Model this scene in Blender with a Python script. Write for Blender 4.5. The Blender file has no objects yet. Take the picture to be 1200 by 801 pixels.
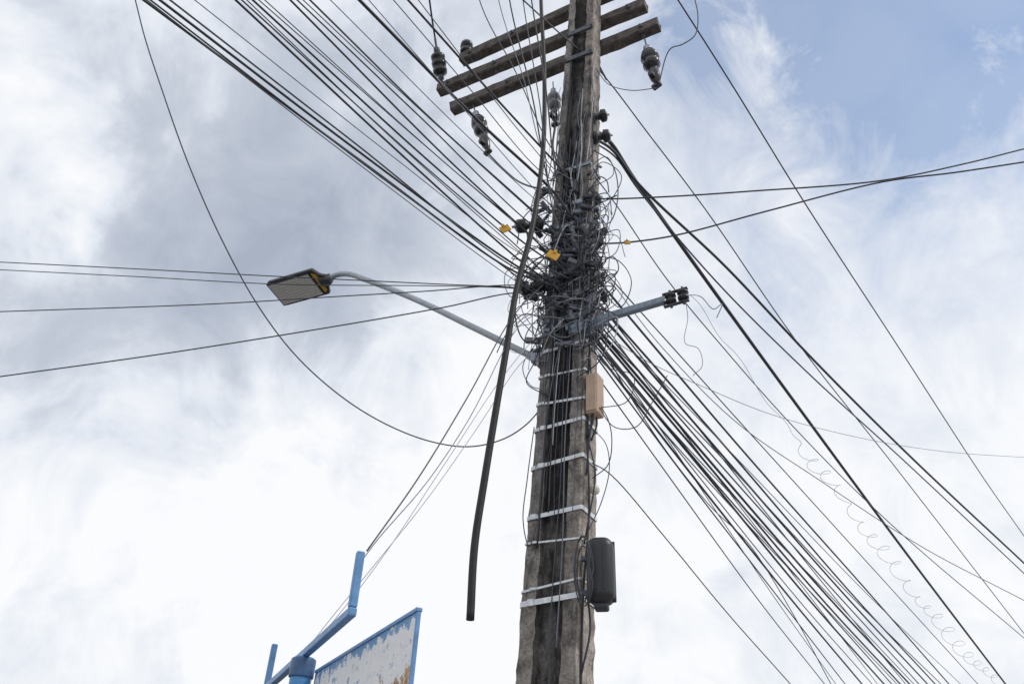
import bpy, bmesh, math, random
from mathutils import Vector, Matrix
random.seed(7)
R = math.radians
scene = bpy.context.scene
COL = scene.collection
# ------------------------------------------------------------------ camera
F = 1000.0; PITCH = 33.0; ROLL = 3.5
C0 = Vector((0, 0, 1.6))
RM = Matrix.Rotation(R(90 + PITCH), 3, 'X') @ Matrix.Rotation(R(ROLL), 3, 'Z')
cam = bpy.data.cameras.new('camera'); co = bpy.data.objects.new('camera', cam); COL.objects.link(co)
co.matrix_world = Matrix.Translation(C0) @ RM.to_4x4()
cam.sensor_width = 36; cam.lens = 36 * F / 1200; cam.clip_end = 3000; cam.clip_start = 0.02
scene.camera = co
FW = RM @ Vector((0, 0, -1))
def ray(px, py): return RM @ Vector(((px - 600) / F, (400.5 - py) / F, -1))
def PY(px, py, Y):
    r = ray(px, py); return C0 + r * (Y / r.y)
def PZ(px, py, z):
    r = ray(px, py); return C0 + r * ((z - C0.z) / r.z)
def PV(px, py, A, B):
    n = (B - A).cross(Vector((0, 0, 1))); r = ray(px, py)
    return C0 + r * ((A - C0).dot(n) / r.dot(n))
def depth(p): return (p - C0).dot(FW)
def rad(w, p): return 0.5 * w * depth(p) / F
# ------------------------------------------------------------------ materials
def mat(name, col, rough=0.6, metal=0.0, var=0.25, scale=20, bump=0.0, stretch=None, col2=None):
    m = bpy.data.materials.new(name); m.use_nodes = True
    nt = m.node_tree; b = nt.nodes['Principled BSDF']
    b.inputs['Roughness'].default_value = rough; b.inputs['Metallic'].default_value = metal
    tc = nt.nodes.new('ShaderNodeTexCoord'); mp = nt.nodes.new('ShaderNodeMapping')
    nt.links.new(tc.outputs['Object'], mp.inputs['Vector'])
    if stretch: mp.inputs['Scale'].default_value = stretch
    nz = nt.nodes.new('ShaderNodeTexNoise'); nz.inputs['Scale'].default_value = scale; nz.inputs['Detail'].default_value = 7
    nz.inputs['Roughness'].default_value = 0.65
    nt.links.new(mp.outputs['Vector'], nz.inputs['Vector'])
    cr = nt.nodes.new('ShaderNodeValToRGB')
    c2 = col2 or tuple(c * (1 + var) for c in col); c1 = tuple(c * (1 - var) for c in col)
    cr.color_ramp.elements[0].position = 0.32; cr.color_ramp.elements[1].position = 0.68
    cr.color_ramp.elements[0].color = (*c1, 1); cr.color_ramp.elements[1].color = (*c2, 1)
    nt.links.new(nz.outputs['Fac'], cr.inputs['Fac']); nt.links.new(cr.outputs['Color'], b.inputs['Base Color'])
    if bump:
        bp = nt.nodes.new('ShaderNodeBump'); bp.inputs['Strength'].default_value = bump; bp.inputs['Distance'].default_value = 0.01
        nt.links.new(nz.outputs['Fac'], bp.inputs['Height']); nt.links.new(bp.outputs['Normal'], b.inputs['Normal'])
    return m
M = {}
M['black'] = mat('black_cable', (.028, .032, .045), .55)
M['thick'] = mat('thick_black_cable', (.012, .013, .017), .6, var=.5, scale=30, bump=.3)
M['dark'] = mat('dark_grey_cable', (.055, .063, .083), .55)
M['grey'] = mat('grey_cable', (.17, .185, .22), .55)
M['light'] = mat('pale_cable', (.45, .48, .54), .5)
M['spring'] = mat('pale_spring_wire', (.56, .59, .64), .5)
M['brown'] = mat('weathered_beam', (.095, .083, .078), .85, var=.6, scale=14, bump=.5, stretch=(1, 1, 1))
M['steel'] = mat('galvanised_steel', (.30, .34, .40), .45, .5, var=.2, scale=30)
M['dsteel'] = mat('dull_dark_steel', (.09, .10, .125), .5, .4, var=.35, scale=30)
M['strap'] = mat('pale_strap', (.68, .72, .77), .45, .1, var=.22, scale=30)
M['blue_steel'] = mat('blue_grey_steel', (.20, .245, .31), .5, .25, var=.25, scale=25)
M['arm'] = mat('lamp_arm_grey', (.36, .40, .45), .45, .3, var=.15, scale=20)
M['porcelain'] = mat('dark_glazed_porcelain', (.022, .024, .03), .16, var=.5)
M['greyglaze'] = mat('grey_glazed_porcelain', (.13, .14, .165), .2, var=.4)
M['darkcap'] = mat('dark_insulator', (.016, .018, .023), .25)
M['beige'] = mat('beige_plastic', (.44, .32, .24), .5, var=.15, scale=12)
M['yellow'] = mat('yellow_plastic', (.60, .33, .03), .5, var=.2)
M['white'] = mat('white_plastic', (.6, .56, .47), .5, var=.1)
M['head'] = mat('dark_lamp_housing', (.04, .043, .053), .5, var=.25)
M['blue'] = mat('blue_paint', (.12, .28, .54), .45, var=.22, scale=16, bump=.1)
M['dblue'] = mat('dark_blue_cap', (.05, .12, .26), .45, var=.25, scale=16, bump=.1)
M['post_blue'] = mat('bright_blue_paint', (.07, .28, .58), .45, var=.25, scale=16, bump=.1)
M['closure'] = mat('black_closure_plastic', (.014, .016, .021), .4, var=.3)
M['ground'] = mat('ground_soil', (.22, .21, .19), .95, var=.3, scale=.5)
M['road'] = mat('asphalt', (.055, .055, .058), .9, var=.3, scale=3)
M['pave'] = mat('pavement_concrete', (.32, .31, .30), .9, var=.2, scale=2)

def concrete(name, base, dark, thr, zs=.3, sc=7):
    m = bpy.data.materials.new(name); m.use_nodes = True
    nt = m.node_tree; b = nt.nodes['Principled BSDF']; b.inputs['Roughness'].default_value = .92
    N = nt.nodes.new; L = nt.links.new
    tc = N('ShaderNodeTexCoord'); mp = N('ShaderNodeMapping'); mp.inputs['Scale'].default_value = (1, 1, zs)
    L(tc.outputs['Object'], mp.inputs['Vector'])
    streak = N('ShaderNodeTexNoise'); streak.inputs['Scale'].default_value = sc; streak.inputs['Detail'].default_value = 9; streak.inputs['Roughness'].default_value = .7
    L(mp.outputs['Vector'], streak.inputs['Vector'])
    fine = N('ShaderNodeTexNoise'); fine.inputs['Scale'].default_value = 60; fine.inputs['Detail'].default_value = 9; fine.inputs['Roughness'].default_value = .75
    L(tc.outputs['Object'], fine.inputs['Vector'])
    patch = N('ShaderNodeTexNoise'); patch.inputs['Scale'].default_value = 7; patch.inputs['Detail'].default_value = 9; patch.inputs['Roughness'].default_value = .68
    L(tc.outputs['Object'], patch.inputs['Vector'])
    r1 = N('ShaderNodeValToRGB'); r1.color_ramp.elements[0].position = thr - .05; r1.color_ramp.elements[1].position = thr + .06
    r1.color_ramp.elements[0].color = (*dark, 1); r1.color_ramp.elements[1].color = (*base, 1)
    L(streak.outputs['Fac'], r1.inputs['Fac'])
    r2 = N('ShaderNodeValToRGB'); r2.color_ramp.elements[0].position = .32; r2.color_ramp.elements[1].position = .68
    r2.color_ramp.elements[0].color = (.5, .5, .51, 1); r2.color_ramp.elements[1].color = (1.35, 1.33, 1.30, 1)
    L(fine.outputs['Fac'], r2.inputs['Fac'])
    r3 = N('ShaderNodeValToRGB'); r3.color_ramp.elements[0].position = .38; r3.color_ramp.elements[1].position = .60
    r3.color_ramp.elements[0].color = (.58, .55, .53, 1); r3.color_ramp.elements[1].color = (1.2, 1.17, 1.14, 1)
    L(patch.outputs['Fac'], r3.inputs['Fac'])
    m1 = N('ShaderNodeMix'); m1.data_type = 'RGBA'; m1.blend_type = 'MULTIPLY'; m1.inputs[0].default_value = 1
    L(r1.outputs['Color'], m1.inputs[6]); L(r2.outputs['Color'], m1.inputs[7])
    m2 = N('ShaderNodeMix'); m2.data_type = 'RGBA'; m2.blend_type = 'MULTIPLY'; m2.inputs[0].default_value = 1
    L(m1.outputs[2], m2.inputs[6]); L(r3.outputs['Color'], m2.inputs[7])
    vo = N('ShaderNodeTexVoronoi'); vo.feature = 'DISTANCE_TO_EDGE'; vo.inputs['Scale'].default_value = 4.5
    mp2 = N('ShaderNodeMapping'); mp2.inputs['Scale'].default_value = (1.6, 1.6, .6); L(tc.outputs['Object'], mp2.inputs['Vector'])
    dv = N('ShaderNodeVectorMath'); dv.operation = 'MULTIPLY_ADD'; L(patch.outputs['Color'], dv.inputs[0]); dv.inputs[1].default_value = (.7, .7, .7); L(mp2.outputs['Vector'], dv.inputs[2])
    L(dv.outputs[0], vo.inputs['Vector'])
    r4 = N('ShaderNodeValToRGB'); r4.color_ramp.elements[0].position = .002; r4.color_ramp.elements[1].position = .014
    r4.color_ramp.elements[0].color = (.38, .37, .37, 1); r4.color_ramp.elements[1].color = (1, 1, 1, 1)
    L(vo.outputs['Distance'], r4.inputs['Fac'])
    m3 = N('ShaderNodeMix'); m3.data_type = 'RGBA'; m3.blend_type = 'MULTIPLY'; m3.inputs[0].default_value = .9
    L(m2.outputs[2], m3.inputs[6]); L(r4.outputs['Color'], m3.inputs[7])
    L(m3.outputs[2], b.inputs['Base Color'])
    ad = N('ShaderNodeMath'); ad.operation = 'MULTIPLY_ADD'; L(patch.outputs['Fac'], ad.inputs[0]); ad.inputs[1].default_value = 2.0; L(fine.outputs['Fac'], ad.inputs[2])
    bp = N('ShaderNodeBump'); bp.inputs['Strength'].default_value = .8; bp.inputs['Distance'].default_value = .014
    L(ad.outputs[0], bp.inputs['Height']); L(bp.outputs['Normal'], b.inputs['Normal'])
    return m
M['conc'] = concrete('weathered_concrete', (.30, .29, .28), (.085, .082, .082), .44, .3)
M['side'] = concrete('sunlit_side_concrete', (.45, .42, .395), (.20, .185, .175), .42, .5)  # same concrete, with sunlight on the right face painted in as a paler, warmer tone
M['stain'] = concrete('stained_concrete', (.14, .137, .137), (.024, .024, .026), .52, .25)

def peel():
    m = bpy.data.materials.new('peeling_sign_face'); m.use_nodes = True
    nt = m.node_tree; b = nt.nodes['Principled BSDF']; b.inputs['Roughness'].default_value = .6
    N = nt.nodes.new; L = nt.links.new
    tc = N('ShaderNodeTexCoord')
    n1 = N('ShaderNodeTexNoise'); n1.inputs['Scale'].default_value = 12; n1.inputs['Detail'].default_value = 11; n1.inputs['Roughness'].default_value = .76
    n2 = N('ShaderNodeTexNoise'); n2.inputs['Scale'].default_value = 8; n2.inputs['Detail'].default_value = 9; n2.inputs['Roughness'].default_value = .72
    n3 = N('ShaderNodeTexNoise'); n3.inputs['Scale'].default_value = 30; n3.inputs['Detail'].default_value = 6
    mp = N('ShaderNodeMapping'); mp.inputs['Location'].default_value = (3, 1, 7)
    L(tc.outputs['Object'], n1.inputs['Vector']); L(tc.outputs['Object'], mp.inputs['Vector']); L(mp.outputs['Vector'], n2.inputs['Vector']); L(tc.outputs['Object'], n3.inputs['Vector'])
    sp = N('ShaderNodeSeparateXYZ'); L(tc.outputs['UV'], sp.inputs[0])
    g = N('ShaderNodeMapRange'); g.inputs[1].default_value = .015; g.inputs[2].default_value = .08; g.inputs[3].default_value = -.14; g.inputs[4].default_value = .04
    L(sp.outputs['Y'], g.inputs[0])
    ad = N('ShaderNodeMath'); ad.operation = 'ADD'; L(n1.outputs['Fac'], ad.inputs[0]); L(g.outputs[0], ad.inputs[1])
    a = N('ShaderNodeValToRGB'); e = a.color_ramp.elements
    e[0].position = .435; e[0].color = (.15, .33, .58, 1); e[1].position = .445; e[1].color = (.45, .58, .74, 1)
    x = e.new(.455); x.color = (.84, .85, .87, 1); x = e.new(.635); x.color = (.76, .77, .80, 1); x = e.new(.645); x.color = (.45, .52, .60, 1)
    L(ad.outputs[0], a.inputs['Fac'])
    g2 = N('ShaderNodeMapRange'); g2.inputs[1].default_value = .10; g2.inputs[2].default_value = .32; g2.inputs[3].default_value = -.16; g2.inputs[4].default_value = .08
    L(sp.outputs['Y'], g2.inputs[0])
    ad2 = N('ShaderNodeMath'); ad2.operation = 'ADD'; L(n2.outputs['Fac'], ad2.inputs[0]); L(g2.outputs[0], ad2.inputs[1])
    k = N('ShaderNodeValToRGB'); k.color_ramp.elements[0].position = .525; k.color_ramp.elements[1].position = .54
    L(ad2.outputs[0], k.inputs['Fac'])
    rc = N('ShaderNodeValToRGB'); rc.color_ramp.elements[0].color = (.20, .12, .08, 1); rc.color_ramp.elements[1].color = (.62, .34, .12, 1)
    rc.color_ramp.elements[0].position = .4; rc.color_ramp.elements[1].position = .6
    L(n3.outputs['Fac'], rc.inputs['Fac'])
    mx = N('ShaderNodeMix'); mx.data_type = 'RGBA'; L(k.outputs['Color'], mx.inputs[0]); L(a.outputs['Color'], mx.inputs[6]); L(rc.outputs['Color'], mx.inputs[7])
    L(mx.outputs[2], b.inputs['Base Color'])
    bp = N('ShaderNodeBump'); bp.inputs['Strength'].default_value = .5; bp.inputs['Distance'].default_value = .01
    L(ad.outputs[0], bp.inputs['Height']); L(bp.outputs['Normal'], b.inputs['Normal'])
    return m
M['peel'] = peel()
def ledmat():
    m = bpy.data.materials.new('lamp_lens'); m.use_nodes = True
    nt = m.node_tree; b = nt.nodes['Principled BSDF']; b.inputs['Roughness'].default_value = .25
    N = nt.nodes.new; L = nt.links.new
    uv = N('ShaderNodeTexCoord'); br = N('ShaderNodeTexBrick'); br.offset = 0
    L(uv.outputs['UV'], br.inputs['Vector'])
    br.inputs['Scale'].default_value = 1; br.inputs['Brick Width'].default_value = .03; br.inputs['Row Height'].default_value = .03; br.inputs['Mortar Size'].default_value = .005
    br.inputs['Color1'].default_value = (.74, .74, .73, 1); br.inputs['Color2'].default_value = (.66, .66, .65, 1); br.inputs['Mortar'].default_value = (.50, .50, .49, 1)
    L(br.outputs['Color'], b.inputs['Base Color'])
    return m
M['led'] = ledmat()
# ------------------------------------------------------------------ object helpers
def tag(o, label=None, cat=None, group=None, kind=None):
    if label: o['label'] = label
    if cat: o['category'] = cat
    if group: o['group'] = group
    if kind: o['kind'] = kind
    return o
def empty(name, loc, label, cat, group=None):
    o = bpy.data.objects.new(name, None); COL.objects.link(o); o.location = loc; o.empty_display_size = .1
    return tag(o, label, cat, group)
def obj(name, bm, m, parent=None, smooth=False, loc=None):
    if loc is None:
        if parent is not None:
            loc = parent.matrix_basis.translation.copy()
            pp = parent.parent
            while pp: loc += pp.matrix_basis.translation; pp = pp.parent
        else:
            vs = [v.co for v in bm.verts]
            loc = Vector((sum(v.x for v in vs) / len(vs), sum(v.y for v in vs) / len(vs), min(v.z for v in vs)))
    for v in bm.verts: v.co -= loc
    me = bpy.data.meshes.new(name); bm.to_mesh(me); bm.free()
    if smooth:
        for p in me.polygons: p.use_smooth = True
    ms = m if isinstance(m, (list, tuple)) else [m]
    for x in ms: me.materials.append(x)
    o = bpy.data.objects.new(name, me); COL.objects.link(o)
    if parent is not None: o.parent = parent
    else: o.location = loc
    return o
def smooth_path(pts, n=8):
    if len(pts) == 2:
        return [pts[0].lerp(pts[1], i / n) for i in range(n + 1)]
    P = [pts[0] * 2 - pts[1]] + list(pts) + [pts[-1] * 2 - pts[-2]]
    out = []
    for i in range(1, len(P) - 2):
        p0, p1, p2, p3 = P[i - 1], P[i], P[i + 1], P[i + 2]
        t0 = 0; t1 = t0 + max((p1 - p0).length, 1e-5) ** .5; t2 = t1 + max((p2 - p1).length, 1e-5) ** .5; t3 = t2 + max((p3 - p2).length, 1e-5) ** .5
        for k in range(n):
            t = t1 + (t2 - t1) * k / n
            a1 = p0 * ((t1 - t) / (t1 - t0)) + p1 * ((t - t0) / (t1 - t0))
            a2 = p1 * ((t2 - t) / (t2 - t1)) + p2 * ((t - t1) / (t2 - t1))
            a3 = p2 * ((t3 - t) / (t3 - t2)) + p3 * ((t - t2) / (t3 - t2))
            b1 = a1 * ((t2 - t) / (t2 - t0)) + a2 * ((t - t0) / (t2 - t0))
            b2 = a2 * ((t3 - t) / (t3 - t1)) + a3 * ((t - t1) / (t3 - t1))
            out.append(b1 * ((t2 - t) / (t2 - t1)) + b2 * ((t - t1) / (t2 - t1)))
    out.append(pts[-1].copy())
    return out
def tube(bm, path, r, seg=6, mi=0, cap=True):
    n = len(path); rs = r if isinstance(r, (list, tuple)) else [r] * n
    T = [(path[min(i + 1, n - 1)] - path[max(i - 1, 0)]) for i in range(n)]
    T = [t.normalized() if t.length > 1e-9 else Vector((0, 0, 1)) for t in T]
    a = Vector((0, 0, 1)) if abs(T[0].z) < .9 else Vector((1, 0, 0))
    nrm = (a - T[0] * a.dot(T[0])).normalized()
    rings = []
    for i in range(n):
        nrm = nrm - T[i] * nrm.dot(T[i])
        if nrm.length < 1e-6: nrm = T[i].orthogonal()
        nrm.normalize(); bn = T[i].cross(nrm)
        rings.append([bm.verts.new(path[i] + (nrm * math.cos(2 * math.pi * k / seg) + bn * math.sin(2 * math.pi * k / seg)) * rs[i]) for k in range(seg)])
    for i in range(n - 1):
        for k in range(seg):
            f = bm.faces.new((rings[i][k], rings[i][(k + 1) % seg], rings[i + 1][(k + 1) % seg], rings[i + 1][k])); f.material_index = mi; f.smooth = True
    if cap:
        f = bm.faces.new(list(reversed(rings[0]))); f.material_index = mi
        f = bm.faces.new(rings[-1]); f.material_index = mi
def box(bm, c, ax, ay, az, sx, sy, sz, bev=0.0, seg=2, mi=0):
    t = bmesh.new(); bmesh.ops.create_cube(t, size=1)
    for v in t.verts: v.co = Vector((v.co.x * sx, v.co.y * sy, v.co.z * sz))
    if bev: bmesh.ops.bevel(t, geom=list(t.edges), offset=bev, segments=seg, affect='EDGES', profile=.5)
    for v in t.verts: v.co = c + ax * v.co.x + ay * v.co.y + az * v.co.z
    for f in t.faces: f.material_index = mi
    me = bpy.data.meshes.new('t'); t.to_mesh(me); t.free(); bm.from_mesh(me); bpy.data.meshes.remove(me)
def boxo(name, m, parent, *a, **k):
    bm = bmesh.new(); box(bm, *a, **k); return obj(name, bm, M[m], parent)
def lathe(bm, prof, o, axis, seg=18):
    axis = axis.normalized(); a = axis.orthogonal().normalized(); b = axis.cross(a)
    rings = [[bm.verts.new(o + axis * t + (a * math.cos(2 * math.pi * k / seg) + b * math.sin(2 * math.pi * k / seg)) * max(r, 1e-4)) for k in range(seg)] for r, t in prof]
    for i in range(len(rings) - 1):
        for k in range(seg):
            f = bm.faces.new((rings[i][k], rings[i][(k + 1) % seg], rings[i + 1][(k + 1) % seg], rings[i + 1][k])); f.smooth = True
    bm.faces.new(list(reversed(rings[0]))); bm.faces.new(rings[-1])
def latheo(name, m, parent, *a, **k):
    bm = bmesh.new(); lathe(bm, *a, **k); return obj(name, bm, M[m], parent)
UP = Vector((0, 0, 1))
def basis(d):
    d = d.normalized(); s = d.cross(UP)
    if s.length < 1e-4: s = Vector((1, 0, 0))
    s.normalize(); return d, s, s.cross(d)
def cable(pts, r, m, label, group=None, name='cable', cat='cable', n=8, kind=None, sm=True):
    bm = bmesh.new(); tube(bm, smooth_path(pts, n) if sm else pts, r)
    return tag(obj(name, bm, M[m]), label, cat, group, kind)
# ------------------------------------------------------------------ the setting
bm = bmesh.new(); bmesh.ops.create_grid(bm, x_segments=8, y_segments=8, size=900); g = obj('ground', bm, M['ground']); g['kind'] = 'structure'
ST = Vector((.5, .866, 0)); PERP = Vector((.866, -.5, 0))
def strip(name, off0, off1, z0, z1, m):
    bm = bmesh.new(); c = Vector((.3, 5, 0)) + PERP * (off0 + off1) / 2 + UP * (z0 + z1) / 2
    box(bm, c, PERP, ST, UP, off1 - off0, 240, z1 - z0); o = obj(name, bm, m); o['kind'] = 'structure'
strip('pavement', -.9, 5.0, -.05, .12, M['pave'])
strip('road', -9.5, -.9, -.05, .004, M['road'])
# ------------------------------------------------------------------ utility pole
YP = 5.0
def pcx(y): return 650 + (801 - y) / 801 * 36
A0 = PY(650, 801, YP); A1 = PY(686, 0, YP)
def axis(z): return A0 + (A1 - A0) * ((z - A0.z) / (A1.z - A0.z))
PB = axis(0.0)
W0 = 47 * depth(A0) / F; W1 = 18.5 * depth(A1) / F
def dims(z):
    h = W0 + (W1 - W0) * (z - A0.z) / (A1.z - A0.z)
    w = h / (.866 + .5 * .62); return w, w * .62
def pole_z(y): return PY(pcx(y), y, YP - .1).z
def pole_pt(z, lx, ly):
    w, d = dims(z); return axis(z) + PERP * (lx * w) + ST * (ly * d)
ZTOP = A1.z + 1.0
pole = empty('utility_pole', PB, 'tall weathered concrete utility pole carrying three beams and a mass of cables', 'utility pole')
bm = bmesh.new(); rings = []
zs = [i * ZTOP / 150 for i in range(151)]
NP = None
for z in zs:
    w, d = dims(z); c = .10 * d; rw = .46 * w; rd = .34 * d; s = .10 * w
    prof = [(-w + c, -d), (-rw, -d), (-rw + s, -d + rd), (rw - s, -d + rd), (rw, -d), (w - c, -d), (w, -d + c), (w, d - c), (w - c, d), (rw, d), (rw - s, d - rd), (-rw + s, d - rd), (-rw, d), (-w + c, d), (-w, d - c), (-w, -d + c)]
    NP = len(prof); a = axis(z)
    rings.append([bm.verts.new(a + PERP * (x + random.gauss(0, .0030)) + ST * (y + random.gauss(0, .0030))) for x, y in prof])
for i in range(len(rings) - 1):
    for k in range(NP):
        f = bm.faces.new((rings[i][k], rings[i][(k + 1) % NP], rings[i + 1][(k + 1) % NP], rings[i + 1][k]))
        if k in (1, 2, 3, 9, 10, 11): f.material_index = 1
        if k in (5, 6, 7): f.material_index = 2  # right side takes the concrete with sunlight in its colour
bm.faces.new(rings[-1])
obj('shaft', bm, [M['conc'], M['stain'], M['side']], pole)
def band(name, z, h, m, off=.007, tilt=0.0):
    bm = bmesh.new(); w, d = dims(z - h); w += off; d += off; th = .003
    def ring(ww, dd, zz):
        c = .08 * dd; a = axis(zz)
        pts = [(-ww + c, -dd), (ww - c, -dd), (ww, -dd + c), (ww, dd - c), (ww - c, dd), (-ww + c, dd), (-ww, dd - c), (-ww, -dd + c)]
        return [bm.verts.new(a + PERP * x + ST * y + UP * (tilt * x / ww)) for x, y in pts]
    a = ring(w, d, z - h / 2); b = ring(w, d, z + h / 2); c = ring(w - th, d - th, z + h / 2); e = ring(w - th, d - th, z - h / 2)
    for p, q in ((a, b), (b, c), (c, e), (e, a)):
        for k in range(8): bm.faces.new((p[k], p[(k + 1) % 8], q[(k + 1) % 8], q[k]))
    o = obj(name, bm, m, pole)
    bm = bmesh.new(); lx = random.uniform(-.75, -.5)
    box(bm, axis(z) + PERP * (lx * w) - ST * (d + .004) + UP * (tilt * lx), PERP, ST, UP, .04, .012, h * 1.25, .003)
    obj('buckle', bm, m, o)
for y, h, t in ((406, .022, .012), (437, .014, -.004), (470, .017, -.008), (497, .024, .014), (541, .026, .020), (601, .027, .014), (634, .011, -.004), (686, .013, .024), (703, .032, .013)):
    band('strap', pole_z(y), h, M['strap'], tilt=t)
for y, h in ((196, .03), (238, .04), (262, .03), (293, .045), (318, .03), (345, .05), (372, .035)):
    band('steel_band', pole_z(y), h, M['steel'], off=.010)
BOLT = [(.022, 0), (.022, .012), (.012, .013), (.012, .03), (.004, .032)]
def beam(pl, pr, yc):
    Q = PY(pcx(yc), yc, YP + .17)
    a = PV(*pl, Q, Q + PERP); b = PV(*pr, Q, Q + PERP)
    d, s, u = basis(b - a); L = (b - a).length
    bm = bmesh.new(); N_ = 22
    hx, hz = .0525, .0575; pr_ = [(-hx + .012, -hz), (hx - .012, -hz), (hx, -hz + .012), (hx, hz - .012), (hx - .012, hz), (-hx + .012, hz), (-hx, hz - .012), (-hx, -hz + .012)]
    rr = [[bm.verts.new(a + d * (L * i / N_ + (random.gauss(0, .005) if i in (0, N_) else 0)) + s * (x + random.gauss(0, .0025)) + u * (y + random.gauss(0, .0025))) for x, y in pr_] for i in range(N_ + 1)]
    for i in range(N_):
        for k in range(8): bm.faces.new((rr[i][k], rr[i][(k + 1) % 8], rr[i + 1][(k + 1) % 8], rr[i + 1][k]))
    bm.faces.new(list(reversed(rr[0]))); bm.faces.new(rr[-1]); bmesh.ops.recalc_face_normals(bm, faces=list(bm.faces))
    o = obj('crossarm', bm, M['brown'], pole)
    for t in (.06, .3, .93):
        p = a + d * (t * L)
        latheo('bolt', 'dsteel', o, BOLT, p - u * .056, -u, seg=8)
        latheo('bolt', 'dsteel', o, BOLT, p + s * .051, s, seg=8)
    return a, b, d, s, u
B3 = beam((530, 128), (772, 29), 65)
B2 = beam((515, 106), (757, 6), 36)
B1 = beam((541, 71), (762, -28), 2)
for y in (64, 34):
    z = pole_z(y); w, d = dims(z); bm = bmesh.new()
    box(bm, axis(z) - ST * (d + .012), PERP, ST, UP, 2.0 * w, .012, .05, .002)
    for sx in (-.9, .9):
        tube(bm, [axis(z) + PERP * (sx * w) - ST * (d + .035), axis(z) + PERP * (sx * w) + ST * (d + .17)], .009, 6)
    obj('clamp_plate', bm, M['dsteel'], pole)
# ------------------------------------------------------------------ insulators
def insulator(p, q, style, label, w=1.0, body='porcelain'):
    root = empty('insulator', p, label, 'insulator', None)
    d = (q - p); L = d.length; d.normalize()
    def part(name, prof, m): latheo(name, m, root, [(r * w, t * L) for r, t in prof], p, d)
    if style == 'bell':
        part('cap', [(.007, 0), (.008, .16), (.022, .17), (.034, .19), (.038, .27), (.03, .31)], 'steel')
        part('body', [(.035, .29), (.070, .33), (.082, .42), (.06, .45), (.055, .47), (.074, .50), (.076, .56), (.05, .60), (.035, .62)], body)
        part('base', [(.03, .61), (.046, .64), (.05, .76), (.04, .84), (.02, .90), (.010, .92), (.007, 1)], 'darkcap')
        s_ = d.orthogonal().normalized(); t_ = d.cross(s_)
        bm = bmesh.new(); box(bm, p + d * (L * .82) + s_ * .02, s_, t_, d, .13 * w, .045, .05, .01); box(bm, p + d * (L * .93) - s_ * .01 + t_ * .01, s_, t_, d, .05, .085 * w, .04, .01); obj('clamp', bm, M['darkcap'], root)
    elif style == 'strain':
        part('cap', [(.010, 0), (.012, .16), (.024, .18), (.024, .26)], 'dsteel')
        part('body', [(.02, .25), (.055, .30), (.058, .36), (.028, .40), (.055, .44), (.06, .5), (.028, .54), (.055, .58), (.058, .64), (.03, .70)], 'darkcap')
        part('base', [(.026, .69), (.026, .8), (.010, .84), (.010, 1)], 'dsteel')
    else:
        part('cap', [(.010, 0), (.012, .1), (.016, .12)], 'steel')
        part('body', [(.028, .10), (.055, .16), (.058, .34), (.03, .42), (.03, .56), (.058, .64), (.055, .84), (.03, .9)], 'darkcap')
        part('base', [(.016, .88), (.012, .9), (.010, 1)], 'steel')
    return root
e1 = PV(510, 46, B2[0], B2[0] - ST); s1 = B2[0] + B2[2] * .04
insulator(s1 + (e1 - s1) * .02, e1, 'strain', 'black ribbed insulator pulling a line off the left end of the middle beam', 1.3)
insulator(B1[0] + B1[2] * .05 + B1[4] * .055, B1[0] + B1[2] * .05 + B1[4] * .27, 'spool', 'small black insulator standing on the left tip of the topmost beam', 1.15)
a = B3[0] + B3[2] * .24 - B3[4] * .05; b = PV(573, 181, a, a + PERP)
insulator(a, b, 'bell', 'dark glossy insulator hanging under the left end of the lowest beam', .95)
i3 = b
a = PV(648, 96, B3[0], B3[1]); b = PV(651, 148, a, a + PERP)
insulator(a, b, 'bell', 'grey insulator hanging just left of the pole under the lowest beam', .8, 'greyglaze')
i4 = b
a = PV(755, 42, B3[0], B3[1]) - B3[4] * .04; b = PV(771, 103, a, a + PERP)
insulator(a, b, 'bell', 'dark glossy insulator hanging under the right end of the lowest beam', 1.0)
i5 = b
for (x0, y0, x1, y1, lab) in ((688, 140, 714, 134, 'upper black spool insulator on the right face of the pole below the beams'),
                              (690, 163, 718, 158, 'lower black spool insulator on the right face where the thick line leaves'),
                              (680, 240, 706, 230, 'black spool insulator on the right face at the top of the tangle'),
                              (640, 262, 600, 266, 'black clamp insulator sticking out left of the pole beside a yellow tag'),
                              (640, 330, 606, 341, 'black clamp insulator left of the pole where the left hand wires meet'),
                              (690, 350, 714, 345, 'black spool insulator right of the pole just above the steel bracket')):
    insulator(PY(x0, y0, YP - .1), PY(x1, y1, YP - .14), 'spool', lab, .95)
# ------------------------------------------------------------------ street lamp
lp0 = pole_pt(pole_z(420), -1.0, 0.0)
PL = -PERP
arm_px = [(655, 428), (628, 419), (560, 386), (490, 352), (430, 328), (408, 321), (395, 322), (382, 328)]
root = empty('street_lamp', lp0, 'grey street lamp with flat lamp head on a curved arm left of the pole', 'street lamp')
AP = [PV(x, y, lp0, lp0 + PL) for x, y in arm_px]
bm = bmesh.new(); tube(bm, smooth_path(AP, 8), rad(8.0, AP[2]), 12); obj('arm', bm, M['arm'], root)
bm = bmesh.new()
box(bm, AP[1] * .72 + AP[0] * .28, PERP, ST, UP, .02, .14, .17, .004)
box(bm, AP[1] * .9 + AP[0] * .1, PERP, ST, UP, .09, .07, .08, .01)
obj('mounting_bracket', bm, M['arm'], root)
tipp = AP[-1]; hd = (PV(322, 345, lp0, lp0 + PL) - tipp); HL = hd.length; hd.normalize()
hs = hd.cross(UP).normalized(); hu = hs.cross(hd).normalized()
rl = Matrix.Rotation(R(13), 3, hd); hs = rl @ hs; hu = rl @ hu
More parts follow.
